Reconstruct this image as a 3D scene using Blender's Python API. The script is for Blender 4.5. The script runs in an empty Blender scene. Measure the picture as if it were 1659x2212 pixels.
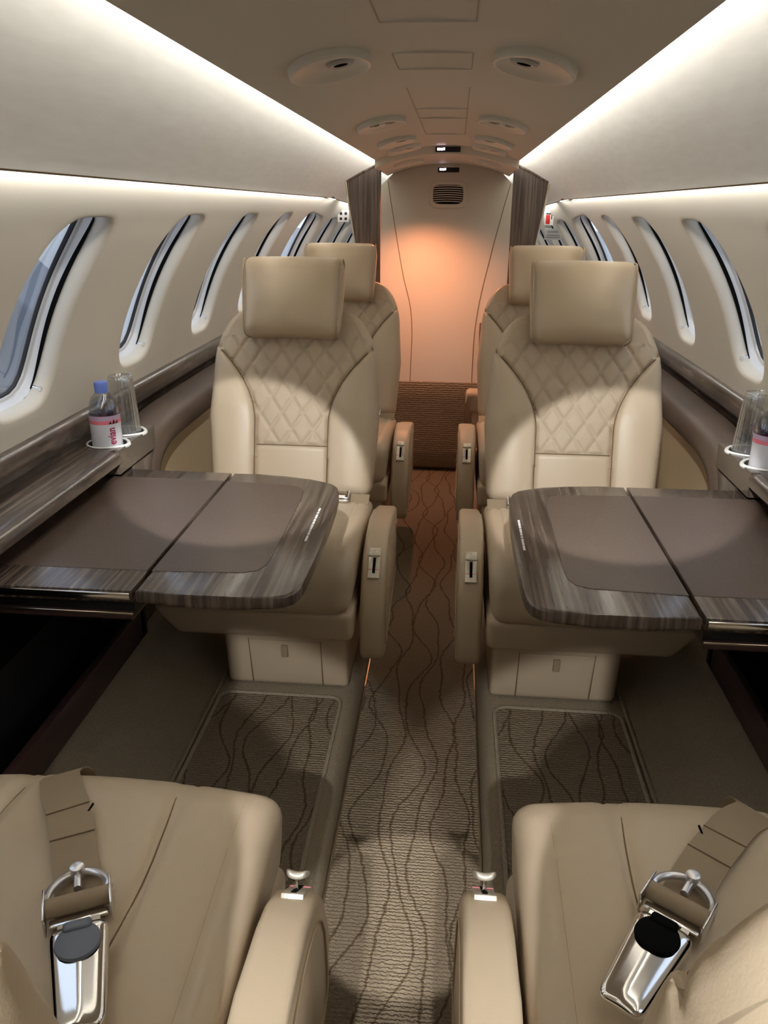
import bpy, bmesh, math, random
from mathutils import Vector, Matrix
random.seed(7)
sc = bpy.context.scene
COL = sc.collection
PI = math.pi
sin, cos = math.sin, math.cos

# ------------------------------------------------------------------ camera
YAW, PITCH, ROLL, FPX = .0832, .3682, .00935, 1702.0
cf = Vector((-sin(YAW)*cos(PITCH), cos(YAW)*cos(PITCH), -sin(PITCH)))
cr0 = Vector((cos(YAW), sin(YAW), 0)); cu0 = cr0.cross(cf)
cr = cr0*cos(ROLL)+cu0*sin(ROLL); cu = -cr0*sin(ROLL)+cu0*cos(ROLL)
cam = bpy.data.cameras.new('camera'); camo = bpy.data.objects.new('camera', cam); COL.objects.link(camo)
cam.sensor_fit = 'HORIZONTAL'; cam.sensor_width = 36; cam.lens = 36*FPX/1659; cam.clip_start = .01
camo.matrix_world = Matrix(((cr.x, cu.x, -cf.x, .05), (cr.y, cu.y, -cf.y, 0), (cr.z, cu.z, -cf.z, 1.2), (0, 0, 0, 1)))
sc.camera = camo

# ------------------------------------------------------------------ world, exposure
w = bpy.data.worlds.new('sky'); sc.world = w; w.use_nodes = True
bg = w.node_tree.nodes['Background']; bg.inputs['Color'].default_value = (.74, .84, 1.0, 1); bg.inputs['Strength'].default_value = 1.35
sc.view_settings.view_transform = 'Standard'; sc.view_settings.look = 'None'
sc.view_settings.gamma = 1; sc.view_settings.use_curve_mapping = False
sc.view_settings.exposure = 0.15
COVE_UP, COVE_LOW = 17.0, 36.0          # emission of the light strips
SPOT_W = 40.0

# ------------------------------------------------------------------ materials
M = {}
def newmat(name):
    m = bpy.data.materials.new(name); m.use_nodes = True
    nt = m.node_tree; b = nt.nodes['Principled BSDF']; M[name] = m
    return m, nt, b
def N(nt, t, **k):
    n = nt.nodes.new(t)
    for a, v in k.items(): setattr(n, a, v)
    return n
def objco(nt, scale=(1, 1, 1)):
    tc = N(nt, 'ShaderNodeTexCoord'); mp = N(nt, 'ShaderNodeMapping'); mp.inputs['Scale'].default_value = scale
    nt.links.new(tc.outputs['Object'], mp.inputs['Vector']); return mp.outputs['Vector']
def bump(nt, b, hgt, strength, dist=.001):
    bp = N(nt, 'ShaderNodeBump'); bp.inputs['Strength'].default_value = strength; bp.inputs['Distance'].default_value = dist
    nt.links.new(hgt, bp.inputs['Height']); nt.links.new(bp.outputs['Normal'], b.inputs['Normal'])
def pm(name, col, rough=.5, metal=0., bumpsc=None, bstr=.2, bdist=.001, var=0., varsc=3., coat=0., spec=.5, stretch=(1, 1, 1)):
    m, nt, b = newmat(name)
    b.inputs['Base Color'].default_value = (*col, 1); b.inputs['Roughness'].default_value = rough; b.inputs['Metallic'].default_value = metal
    b.inputs['Coat Weight'].default_value = coat; b.inputs['Coat Roughness'].default_value = .15; b.inputs['Specular IOR Level'].default_value = spec
    if bumpsc:
        v = objco(nt, stretch); n = N(nt, 'ShaderNodeTexNoise'); n.inputs['Scale'].default_value = bumpsc; n.inputs['Detail'].default_value = 3
        nt.links.new(v, n.inputs['Vector']); bump(nt, b, n.outputs['Fac'], bstr, bdist)
    if var:
        v = objco(nt); n = N(nt, 'ShaderNodeTexNoise'); n.inputs['Scale'].default_value = varsc
        mx = N(nt, 'ShaderNodeMix', data_type='RGBA'); nt.links.new(v, n.inputs['Vector']); nt.links.new(n.outputs['Fac'], mx.inputs[0])
        mx.inputs[6].default_value = (*[c*(1-var) for c in col], 1); mx.inputs[7].default_value = (*[min(1, c*(1+var)) for c in col], 1)
        nt.links.new(mx.outputs[2], b.inputs['Base Color'])
    return m
TAN = (.52, .415, .285)
pm('leather', TAN, .42, bumpsc=450, bstr=.25, bdist=.0006, var=.05, varsc=4)
pm('seam', (.16, .105, .055), .7)
pm('stitch', (.42, .31, .19), .7)
pm('webbing', (.30, .225, .14), .6, bumpsc=900, bstr=.4, bdist=.0005)
pm('ivory', (.66, .615, .53), .5, bumpsc=500, bstr=.12, bdist=.0005)
pm('ceiling_skin', (.66, .615, .53), .55, bumpsc=500, bstr=.12, bdist=.0005)
pm('bulkhead_skin', (.66, .615, .53), .5, bumpsc=300, bstr=.1, bdist=.0005)
pm('tan_panel', (.50, .39, .23), .55, bumpsc=300, bstr=.15, bdist=.0006)
pm('brown_leather', (.075, .048, .032), .5, bumpsc=380, bstr=.3, bdist=.0007)
pm('brown_lacquer', (.05, .028, .024), .35)
pm('black', (.006, .006, .007), .4)
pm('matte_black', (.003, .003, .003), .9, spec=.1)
pm('rubber', (.02, .02, .022), .6)
pm('chrome', (.78, .77, .75), .12, 1.)
pm('champagne', (.62, .54, .42), .3, 1.)
pm('champagne_light', (.72, .67, .56), .38, .6)
pm('white_plastic', (.82, .82, .78), .3)
pm('grey_plastic', (.45, .44, .41), .35)
pm('trim_grey', (.60, .59, .58), .22, coat=.4)
pm('trim_white', (.74, .74, .74), .3, coat=.3)
pm('blue_cap', (.16, .25, .72), .4)
pm('label_white', (.72, .72, .76), .5)
pm('label_pink', (.85, .22, .28), .5)
pm('label_mauve', (.55, .40, .55), .5)
pm('ink_red', (.45, .01, .06), .6)
pm('ink_black', (.01, .01, .012), .6)
pm('sign_red', (.6, .03, .02), .5)
pm('sign_white', (.75, .74, .72), .5)
pm('sign_grey', (.50, .50, .50), .5)
pm('ink_grey', (.22, .22, .22), .6)
pm('lever_white', (.80, .77, .68), .35)
pm('tarmac', (.42, .42, .41), .8)
pm('hangar', (.16, .17, .19), .8)
pm('ceil_fixture', (.70, .66, .58), .35)
pm('ceil_seam', (.42, .38, .32), .7)
pm('lamp_lens', (.05, .05, .05), .15)
pm('latch_blue', (.13, .15, .19), .45)
pm('white_metal', (.80, .80, .82), .28, .85)
pm('hangar_roof', (.08, .08, .09), .8)

def table_leather():
    m, nt, b = newmat('table_leather'); b.inputs['Base Color'].default_value = (.098, .068, .052, 1); b.inputs['Roughness'].default_value = .28
    v = objco(nt); n = N(nt, 'ShaderNodeTexVoronoi', feature='DISTANCE_TO_EDGE'); n.inputs['Scale'].default_value = 260
    nt.links.new(v, n.inputs['Vector']); bump(nt, b, n.outputs['Distance'], .5, .0012)
table_leather()

def wood(name, stretch, dark=(.028, .020, .016), mid=(.085, .062, .048), light=(.21, .168, .135), rough=.26):
    m, nt, b = newmat(name)
    v = objco(nt, stretch); n = N(nt, 'ShaderNodeTexNoise'); n.inputs['Scale'].default_value = 1; n.inputs['Detail'].default_value = 5; n.inputs['Roughness'].default_value = .6; n.inputs['Distortion'].default_value = .35
    nt.links.new(v, n.inputs['Vector'])
    r = N(nt, 'ShaderNodeValToRGB'); e = r.color_ramp.elements
    e[0].position = .30; e[0].color = (*dark, 1); e[1].position = .72; e[1].color = (*light, 1)
    q = e.new(.5); q.color = (*mid, 1)
    nt.links.new(n.outputs['Fac'], r.inputs['Fac']); nt.links.new(r.outputs['Color'], b.inputs['Base Color'])
    b.inputs['Roughness'].default_value = rough; b.inputs['Coat Weight'].default_value = .35; b.inputs['Coat Roughness'].default_value = .12
wood('wood_y', (95, 3.2, 6))
wood('wood_ledge', (95, 3.2, 6))
wood('wood_z', (90, 90, 2.4))

def fabric():
    m, nt, b = newmat('valance_fabric')
    v = objco(nt, (1, 1, 1)); sx = N(nt, 'ShaderNodeTexNoise'); sx.inputs['Scale'].default_value = 1; sx.inputs['Detail'].default_value = 6
    mp = objco(nt, (70, 12, 70)); nt.links.new(mp, sx.inputs['Vector'])
    mx = N(nt, 'ShaderNodeMix', data_type='RGBA'); nt.links.new(sx.outputs['Fac'], mx.inputs[0])
    mx.inputs[6].default_value = (.60, .585, .545, 1); mx.inputs[7].default_value = (.72, .71, .67, 1); nt.links.new(mx.outputs[2], b.inputs['Base Color'])
    b.inputs['Roughness'].default_value = .8; bump(nt, b, sx.outputs['Fac'], .25, .001)
fabric()

def carpet(name, base, rib=True, vines=False, line=(.085, .052, .028), riby=260.):
    m, nt, b = newmat(name); L = nt.links
    tc = N(nt, 'ShaderNodeTexCoord'); sp = N(nt, 'ShaderNodeSeparateXYZ'); L.new(tc.outputs['Object'], sp.inputs[0])
    def mth(op, a, c=None, d=None):
        n = N(nt, 'ShaderNodeMath', operation=op)
        for i, q in enumerate((a, c, d)):
            if q is None: continue
            if isinstance(q, (int, float)): n.inputs[i].default_value = q
            else: L.new(q, n.inputs[i])
        return n.outputs[0]
    noise = N(nt, 'ShaderNodeTexNoise'); noise.inputs['Scale'].default_value = 320; noise.inputs['Detail'].default_value = 3; L.new(tc.outputs['Object'], noise.inputs['Vector'])
    var = N(nt, 'ShaderNodeMix', data_type='RGBA'); L.new(noise.outputs['Fac'], var.inputs[0])
    var.inputs[6].default_value = (*[c*.6 for c in base], 1); var.inputs[7].default_value = (*[c*1.35 for c in base], 1)
    col = var.outputs[2]
    if vines:
        wob = N(nt, 'ShaderNodeTexNoise'); wob.inputs['Scale'].default_value = 60; L.new(tc.outputs['Object'], wob.inputs['Vector'])
        wx = mth('MULTIPLY_ADD', wob.outputs['Fac'], .012, sp.outputs['X']); wx = mth('ADD', wx, -.006)
        rnd = random.Random(3); acc = None
        k = 0; x = -.50
        while x < .51:
            s1 = mth('SINE', mth('MULTIPLY_ADD', sp.outputs['Y'], 2*PI/rnd.uniform(.42, .7), rnd.uniform(0, 6.28)))
            s2 = mth('SINE', mth('MULTIPLY_ADD', sp.outputs['Y'], 2*PI/rnd.uniform(.16, .26), rnd.uniform(0, 6.28)))
            cx = mth('MULTIPLY_ADD', s1, rnd.uniform(.014, .03), x); cx = mth('MULTIPLY_ADD', s2, rnd.uniform(.003, .008), cx)
            dd = mth('ABSOLUTE', mth('SUBTRACT', wx, cx))
            acc = dd if acc is None else mth('MINIMUM', acc, dd)
            x += .037 + rnd.uniform(-.008, .008)
        mr = N(nt, 'ShaderNodeMapRange'); mr.inputs['From Min'].default_value = .0016; mr.inputs['From Max'].default_value = .0032; mr.inputs['To Min'].default_value = .75; mr.inputs['To Max'].default_value = 0
        L.new(acc, mr.inputs['Value'])
        mx = N(nt, 'ShaderNodeMix', data_type='RGBA'); L.new(mr.outputs[0], mx.inputs[0]); L.new(col, mx.inputs[6]); mx.inputs[7].default_value = (*line, 1)
        col = mx.outputs[2]
    L.new(col, b.inputs['Base Color']); b.inputs['Roughness'].default_value = .95; b.inputs['Specular IOR Level'].default_value = .1
    h = noise.outputs['Fac']
    if rib:
        wv = N(nt, 'ShaderNodeTexWave', bands_direction='Y' if rib is True else rib); wv.inputs['Scale'].default_value = riby*.32/2; wv.inputs['Distortion'].default_value = 4.0; wv.inputs['Detail'].default_value = 2
        wv.inputs['Detail Scale'].default_value = 3; L.new(tc.outputs['Object'], wv.inputs['Vector'])
        h = mth('MULTIPLY_ADD', wv.outputs['Fac'], .8, noise.outputs['Fac'])
    bump(nt, b, h, .9, .004)
carpet('carpet_vine', (.25, .193, .128), True, True)
carpet('carpet_side', (.30, .245, .17), None)
carpet('carpet_riser', (.30, .245, .17), 'Z', riby=190)
carpet('carpet_pipe', (.34, .28, .20), None)

def glass(name, tint=(.96, .98, 1), gloss=.10, diff=0., rough=.03):
    m = bpy.data.materials.new(name); m.use_nodes = True; nt = m.node_tree; nt.nodes.clear(); M[name] = m; L = nt.links
    o = N(nt, 'ShaderNodeOutputMaterial'); t = N(nt, 'ShaderNodeBsdfTransparent'); t.inputs[0].default_value = (*tint, 1)
    g = N(nt, 'ShaderNodeBsdfGlossy'); g.inputs['Roughness'].default_value = rough; g.inputs['Color'].default_value = (.95, .97, 1, 1)
    f = N(nt, 'ShaderNodeLayerWeight'); f.inputs['Blend'].default_value = .35
    ma = N(nt, 'ShaderNodeMath', operation='MULTIPLY_ADD'); L.new(f.outputs['Facing'], ma.inputs[0]); ma.inputs[1].default_value = .35; ma.inputs[2].default_value = gloss
    mx = N(nt, 'ShaderNodeMixShader'); L.new(ma.outputs[0], mx.inputs[0]); L.new(t.outputs[0], mx.inputs[1]); L.new(g.outputs[0], mx.inputs[2])
    out = mx.outputs[0]
    if diff:
        d = N(nt, 'ShaderNodeBsdfDiffuse'); d.inputs[0].default_value = (.8, .8, .78, 1); m2 = N(nt, 'ShaderNodeMixShader'); m2.inputs[0].default_value = diff
        L.new(out, m2.inputs[1]); L.new(d.outputs[0], m2.inputs[2]); out = m2.outputs[0]
    L.new(out, o.inputs[0])
glass('window_glass', (.93, .96, 1), .05)
glass('bottle_glass', (.80, .82, .86), .08)
glass('cup_glass', (.86, .86, .84), .16, .05, .06)
def emis(name, col, s):
    m = bpy.data.materials.new(name); m.use_nodes = True; nt = m.node_tree; nt.nodes.clear(); M[name] = m
    o = N(nt, 'ShaderNodeOutputMaterial'); e = N(nt, 'ShaderNodeEmission'); e.inputs[0].default_value = (*col, 1); e.inputs[1].default_value = s
    nt.links.new(e.outputs[0], o.inputs[0])
emis('led_up', (1, .965, .90), COVE_UP)
emis('led_low', (1, .975, .93), COVE_LOW)
emis('sign_glow', (1, .75, .95), 6)
emis('lamp_warm', (1, .62, .25), 6)

# ------------------------------------------------------------------ mesh helpers
def link(o, parent=None):
    COL.objects.link(o)
    if parent: o.parent = parent
    return o
def mesh(name, V, F, mat, parent=None, smooth=True, angle=40):
    me = bpy.data.meshes.new(name); me.from_pydata([tuple(v) for v in V], [], F)
    bm = bmesh.new(); bm.from_mesh(me); bmesh.ops.recalc_face_normals(bm, faces=bm.faces); bm.to_mesh(me); bm.free()
    if smooth:
        for p in me.polygons: p.use_smooth = True
        me.set_sharp_from_angle(angle=math.radians(angle))
    me.materials.append(M[mat])
    return link(bpy.data.objects.new(name, me), parent)
def empty(name, loc=(0, 0, 0), rz=0):
    o = bpy.data.objects.new(name, None); o.location = loc; o.rotation_euler = (0, 0, rz); o.empty_display_size = .05
    return link(o)
def tag(o, label, cat=None, group=None, kind=None):
    o['label'] = label
    if cat: o['category'] = cat
    if group: o['group'] = group
    if kind: o['kind'] = kind
    return o
def struct(o, label=None):
    o['kind'] = 'structure'
    if label: o['label'] = label
    return o
class MB:
    def __init__(s): s.V = []; s.F = []
    def add(s, V, F):
        n = len(s.V); s.V += [Vector(v) for v in V]; s.F += [tuple(i+n for i in f) for f in F]; return s
    def box(s, x0, x1, y0, y1, z0, z1, bev=0., seg=2):
        bm = bmesh.new(); bmesh.ops.create_cube(bm, size=1)
        for v in bm.verts: v.co = Vector(((x0+x1)/2+v.co.x*(x1-x0), (y0+y1)/2+v.co.y*(y1-y0), (z0+z1)/2+v.co.z*(z1-z0)))
        if bev: bmesh.ops.bevel(bm, geom=bm.edges[:], offset=bev, segments=seg, affect='EDGES', profile=.5)
        bm.verts.index_update(); s.add([v.co.copy() for v in bm.verts], [[v.index for v in f.verts] for f in bm.faces]); bm.free(); return s
    def prism(s, pts, axis, d0, d1, bev=0., seg=2):
        """pts 2-D outline; axis 'X','Y' or 'Z' is the extrusion direction"""
        bm = bmesh.new()
        def P(p, d):
            return {'Z': (p[0], p[1], d), 'Y': (p[0], d, p[1]), 'X': (d, p[0], p[1])}[axis]
        a = [bm.verts.new(P(p, d0)) for p in pts]; b = [bm.verts.new(P(p, d1)) for p in pts]; n = len(pts)
        fa = bm.faces.new(a); fb = bm.faces.new(b[::-1])
        for i in range(n): bm.faces.new((a[i], b[i], b[(i+1) % n], a[(i+1) % n]))
        if bev:
            ed = list(set(fa.edges[:]+fb.edges[:])); bmesh.ops.bevel(bm, geom=ed, offset=bev, segments=seg, affect='EDGES', profile=.5)
        bm.verts.index_update(); s.add([v.co.copy() for v in bm.verts], [[v.index for v in f.verts] for f in bm.faces]); bm.free(); return s
    def tube(s, pts, r, n=8, cap=True, closed=False):
        pts = [Vector(p) for p in pts]; V = []; F = []; m = len(pts)
        up = Vector((0, 0, 1)); prev = None
        for i, p in enumerate(pts):
            if closed: t = pts[(i+1) % m]-pts[i-1]
            else: t = pts[min(i+1, m-1)]-pts[max(i-1, 0)]
            t.normalize()
            if prev is None:
                a = t.cross(up)
                if a.length < .1: a = t.cross(Vector((1, 0, 0)))
            else: a = prev-t*prev.dot(t)
            a.normalize(); prev = a; b = t.cross(a)
            rr = r[i] if isinstance(r, (list, tuple)) else r
            for k in range(n): V.append(p+(a*cos(2*PI*k/n)+b*sin(2*PI*k/n))*rr)
        for i in range(m if closed else m-1):
            for k in range(n):
                j = (i+1) % m; F.append((i*n+k, i*n+(k+1) % n, j*n+(k+1) % n, j*n+k))
        if cap and not closed: F.append(tuple(range(n))[::-1]); F.append(tuple((m-1)*n+k for k in range(n)))
        return s.add(V, F)
    def lathe(s, prof, c=(0, 0, 0), n=32, cap0=True, cap1=True, ribs=0, ribamp=0):
        V = []; F = []
        for (r, z) in prof:
            for k in range(n):
                rr = r*(1+ribamp*sin(ribs*2*PI*k/n)) if ribs else r
                V.append((c[0]+rr*cos(2*PI*k/n), c[1]+rr*sin(2*PI*k/n), c[2]+z))
        for i in range(len(prof)-1):
            for k in range(n): F.append((i*n+k, i*n+(k+1) % n, (i+1)*n+(k+1) % n, (i+1)*n+k))
        if cap0: F.append(tuple(range(n))[::-1])
        if cap1: F.append(tuple((len(prof)-1)*n+k for k in range(n)))
        return s.add(V, F)
    def loft(s, rows, closed=True, cap=True):
        n = len(rows[0]); V = [p for r in rows for p in r]; F = []
        for i in range(len(rows)-1):
            for k in range(n if closed else n-1): F.append((i*n+k, i*n+(k+1) % n, (i+1)*n+(k+1) % n, (i+1)*n+k))
        if cap and closed: F.append(tuple(range(n))[::-1]); F.append(tuple((len(rows)-1)*n+k for k in range(n)))
        return s.add(V, F)
    def rbox(s, hx, hy, hz, r, nx=6, ny=6, nz=6, k=3, fn=None, keep=None):
        """rounded box from a dense surface grid; fn deforms each point"""
        def ax(h, n):
            rr = min(r, h*.999)
            a = [-h+rr*(1-cos(PI/2*i/k)) for i in range(k)]
            mid = [-h+rr+(2*h-2*rr)*i/n for i in range(n+1)]
            return a+mid+[-q for q in a[::-1]]
        X, Y, Z = ax(hx, nx), ax(hy, ny), ax(hz, nz); lx, ly, lz = len(X)-1, len(Y)-1, len(Z)-1
        idx = {}; V = []
        def vid(i, j, q):
            if (i, j, q) not in idx:
                p = Vector((X[i], Y[j], Z[q])); rx, ry, rz = min(r, hx*.999), min(r, hy*.999), min(r, hz*.999)
                c = Vector((max(-hx+rx, min(hx-rx, p.x)), max(-hy+ry, min(hy-ry, p.y)), max(-hz+rz, min(hz-rz, p.z))))
                d = p-c
                e = Vector((d.x/rx, d.y/ry, d.z/rz)); e.normalize(); p = c+Vector((e.x*rx, e.y*ry, e.z*rz))
                idx[(i, j, q)] = len(V); V.append(Vector(fn(p)) if fn else p)
            return idx[(i, j, q)]
        F = []
        for i in range(lx):
            for j in range(ly):
                for q in (0, lz): F.append((vid(i, j, q), vid(i+1, j, q), vid(i+1, j+1, q), vid(i, j+1, q)))
        for i in range(lx):
            for q in range(lz):
                for j in (0, ly): F.append((vid(i, j, q), vid(i+1, j, q), vid(i+1, j, q+1), vid(i, j, q+1)))
        for j in range(ly):
            for q in range(lz):
                for i in (0, lx): F.append((vid(i, j, q), vid(i, j+1, q), vid(i, j+1, q+1), vid(i, j, q+1)))
        return s.add(V, F)
    def mirror(s):
        s.V = [Vector((-v.x, v.y, v.z)) for v in s.V]; return s
    def obj(s, name, mat, parent=None, smooth=True, angle=40): return mesh(name, s.V, s.F, mat, parent, smooth, angle)
def spline(pts, n=8):
    pts = [Vector(p) for p in pts]; out = []
    for i in range(len(pts)-1):
        p0, p1, p2, p3 = pts[max(i-1, 0)], pts[i], pts[i+1], pts[min(i+2, len(pts)-1)]
        for k in range(n):
            t = k/n; out.append(.5*((2*p1)+(p2-p0)*t+(2*p0-5*p1+4*p2-p3)*t*t+(3*p1-p0-3*p2+p3)*t**3))
    out.append(pts[-1]); return out
def gauss(d, w): return math.exp(-(d/w)**2)
def lerp(a, b, t): return a+(b-a)*t
def interp(x, tab):
    if x <= tab[0][0]: return tab[0][1]
    for (a, p), (b, q) in zip(tab, tab[1:]):
        if x <= b: return p+(q-p)*(x-a)/(b-a)
    return tab[-1][1]
def copy_tree(o, parent=None):
    c = o.copy(); COL.objects.link(c); c.parent = parent
    for ch in list(o.children): copy_tree(ch, c)
    return c

# ------------------------------------------------------------------ cabin shell
CZ, CR = .60, .845
Y0, Y1 = -.75, 4.45
def taper(y):
    if y <= 3.85: return 1.
    q = min((y-3.85)/.12, 1.); return 1-.50*(y-3.85)*q
def tz(y): return 1-(.18*(y-3.85) if y > 3.85 else 0)
def S(side, y, th, d=0.):
    r = CR+d
    return Vector((side*r*sin(th)*taper(y), y, CZ+r*cos(th)*tz(y)))
TH0, TH1 = .70, 1.52
WTC, WHH = 1.078, .252
WHW = .122
cells = [(-.75, .61, .31), (.61, 1.21, .91), (1.21, 1.81, 1.51), (1.81, 2.41, 2.11), (2.41, 3.01, 2.71), (3.01, 3.61, 3.31), (3.61, 4.02, 3.88), (4.02, 4.17, 4.095), (4.17, 4.31, 4.24), (4.31, 4.45, 4.38)]
def hwc(cell): return min(.122, .36*(cell[1]-cell[0]))
def perim(y0, y1, nw=10, nh=18):
    P = []
    for i in range(nw): P.append((lerp(y0, y1, i/nw), TH0))
    for i in range(nh): P.append((y1, lerp(TH0, TH1, i/nh)))
    for i in range(nw): P.append((lerp(y1, y0, i/nw), TH1))
    for i in range(nh): P.append((y0, lerp(TH1, TH0, i/nh)))
    return P
def holept(y, th, cell, sc_=1., n=4.2):
    y0, y1, yc = cell
    dx = (y-yc)/((y1-yc) if y > yc else (yc-y0)); dy = (th-WTC)/((TH1-WTC) if th > WTC else (WTC-TH0))
    # blend to an even angle so the corners stay smooth
    q = (abs(dx)**n+abs(dy)**n)**(1/n)
    W_ = hwc(cell); return yc+W_*sc_*dx/q, WTC+WHH*(1+(sc_-1)*W_/(WHH*CR))*dy/q
def make_wall(side, name):
    mb = MB()
    for cell in cells:
        P = perim(cell[0], cell[1]); H = [holept(p[0], p[1], cell, 1.10) for p in P]
        rows = []
        for t in (0, .25, .5, .75, .9, 1.):
            rows.append([S(side, lerp(p[0], h[0], t), lerp(p[1], h[1], t)) for p, h in zip(P, H)])
        for sc_, d in ((1.07, .001), (1.035, .005), (1.01, .012), (1.0, .022), (1.0, .034)):
            rows.append([S(side, *holept(p[0], p[1], cell, sc_), d) for p in P])
        mb.loft(rows, cap=False)
    o = mb.obj(name, 'ivory', angle=50); struct(o, 'ivory curved cabin sidewall with oval window openings')
    return o
wall_l = make_wall(-1, 'wall_left'); wall_r = make_wall(1, 'wall_right')
for w_ in (wall_l, wall_r):
    bm = bmesh.new(); bm.from_mesh(w_.data); bmesh.ops.remove_doubles(bm, verts=bm.verts, dist=.0004); bm.to_mesh(w_.data); bm.free()

wn = 0
def make_window(side, cell):
    global wn
    wn += 1
    P = perim(cell[0], cell[1], 8, 14)
    def ring(sc_, d): return [S(side, *holept(p[0], p[1], cell, sc_), d) for p in P]
    fr = MB().loft([ring(1.0, .034), ring(.99, .040), ring(.98, .048), ring(.965, .052)], cap=False).obj('window_%d' % wn, 'trim_white')
    struct(fr, 'oval cabin window with glossy white surround')
    MB().loft([ring(.965, .052), ring(.955, .055), ring(.94, .056), ring(.93, .060)], cap=False).obj('inner_frame', 'trim_grey', fr)
    MB().loft([ring(.93, .060), ring(.905, .061), ring(.89, .068)], cap=False).obj('gasket', 'rubber', fr)
    n = len(P); pr = ring(.90, .064); c = S(side, cell[2], WTC, .066)
    mesh('pane', pr+[c], [(i, (i+1) % n, n) for i in range(n)], 'window_glass', fr)
    # raised black strips painting the dark of the open gap, both upright sides
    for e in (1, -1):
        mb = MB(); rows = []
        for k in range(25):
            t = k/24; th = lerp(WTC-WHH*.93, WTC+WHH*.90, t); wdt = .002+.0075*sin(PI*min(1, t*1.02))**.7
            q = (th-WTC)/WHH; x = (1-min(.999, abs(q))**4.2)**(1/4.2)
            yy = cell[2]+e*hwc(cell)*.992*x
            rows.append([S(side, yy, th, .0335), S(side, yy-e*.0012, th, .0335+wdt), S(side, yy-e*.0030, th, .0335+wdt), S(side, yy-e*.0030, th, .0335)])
        mb.loft(rows).obj('dark_gap_strip', 'matte_black', fr)
    # shade pull at the lower aft corner
    yy = cell[2]+hwc(cell)*.80; th = WTC+WHH*.92
    a = S(side, yy, th, .046); b = S(side, yy+.004, th-.01, .016)
    MB().tube([a, (a+b)/2+Vector((0, 0, .004)), b], .0035, 8).tube([b+Vector((0, -.008, 0)), b+Vector((0, .010, .001))], .0045, 10).obj('shade_pull', 'chrome', fr)
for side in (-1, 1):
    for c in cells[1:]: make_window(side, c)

# fabric valance panels between the two light coves
def strip(side, prof, ya, yb, ny, name, mat, parent=None, angle=40, scale=True):
    rows = []
    for i in range(ny+1):
        y = lerp(ya, yb, i/ny); t = taper(y) if scale else 1
        rows.append([Vector((side*x*t, y, CZ+(z-CZ)*tz(y))) for x, z in prof])
    return MB().loft(rows, closed=False, cap=False).obj(name, mat, parent, angle=angle)
VAL = [(.372, 1.452), (.340, 1.432), (.346, 1.422), (.384, 1.390), (.434, 1.344), (.478, 1.298), (.507, 1.258), (.512, 1.248), (.514, 1.242), (.5195, 1.2395), (.5205, 1.248), (.522, 1.275)]
for side, wl, nm in ((-1, wall_l, 'left'), (1, wall_r, 'right')):
    p = strip(side, VAL, Y0, Y1, 60, 'valance_panel', 'valance_fabric', wl)
    p['label'] = 'pale woven fabric valance panel above the windows'
    strip(side, [(.5125, 1.2475), (.5145, 1.2415), (.5165, 1.2395)], Y0, 3.88, 40, 'valance_edge', 'seam', wl)
    # cove back closers
    strip(side, [(.24, 1.420), (.27, 1.462), (.38, 1.455)], Y0, Y1, 20, 'cove_roof', 'ivory', wl)
    strip(side, [(.520, 1.275), (.545, 1.285), (.558, 1.262), (.546, 1.2455)], Y0, Y1, 20, 'cove_back', 'ivory', wl)
    # light strips
    u = strip(side, [(.2895, 1.387), (.2880, 1.403)], Y0+.1, 4.28, 24, 'cove_light', 'led_up'); tag(u, 'white light strip in the cove beside the ceiling panel, %s side' % nm, 'light strip')
    l = strip(side, [(.5215, 1.2405), (.5225, 1.2510)], Y0+.1, 4.3, 60, 'cove_light', 'led_low'); tag(l, 'white light strip under the fabric valance over the %s windows' % nm, 'light strip')

# ceiling
def cz(x): return 1.435-.66*x*x
CX = [(-.288+.576*i/24) for i in range(25)]
STEP = 3.45
rows = []
for y, dz in [(Y0, 0), (0, 0), (1, 0), (2, 0), (3, 0), (STEP, 0), (STEP+.006, -.030), (3.6, -.031), (4.08, -.036)]:
    rows.append([Vector((-.280, y, 1.412+dz))]+[Vector((x, y, cz(x)+dz)) for x in CX]+[Vector((.280, y, 1.412+dz))])
ceil = MB().loft(rows, closed=False, cap=False).obj('ceiling', 'ceiling_skin', angle=30); struct(ceil, 'arched beige cabin ceiling panel')
for x in (-.064, .066):
    for a, b in ((.6, 1.21), (1.45, 1.59), (1.83, 2.9)):
        MB().box(x-.0009, x+.0009, a, b, cz(x)-.0012, cz(x)+.004).obj('panel_seam', 'ceil_seam', ceil)
for y in (1.215, 1.44, 1.60, 2.2, 2.42, 2.92): MB().box(-.064, .066, y-.0006, y+.0006, 1.4312, 1.436).obj('panel_seam', 'ceiling_skin', ceil)

# ends of the shell
mb = MB(); n = 40
V = [S(1, Y0, PI*(2*i/n-1)) for i in range(n+1)]; mb.add(V, [tuple(range(n+1))])
struct(mb.obj('wall_front', 'ivory', smooth=False), 'forward end of the cabin')
V = [S(1, Y1, PI*(2*i/n-1), .2) for i in range(n+1)]
struct(MB().add(V, [tuple(range(n+1))]).obj('wall_aft', 'ivory', smooth=False), 'pale wall closing the aft end of the cabin')
V = [Vector((CR*sin(TH1+(2*PI-2*TH1)*i/24), 0, CZ+CR*cos(TH1+(2*PI-2*TH1)*i/24))) for i in range(25)]
struct(MB().loft([[v+Vector((0, Y0, 0)) for v in V], [v+Vector((0, Y1, 0)) for v in V]], closed=False, cap=False).obj('wall_belly', 'black'), 'underfloor hull liner')
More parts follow.
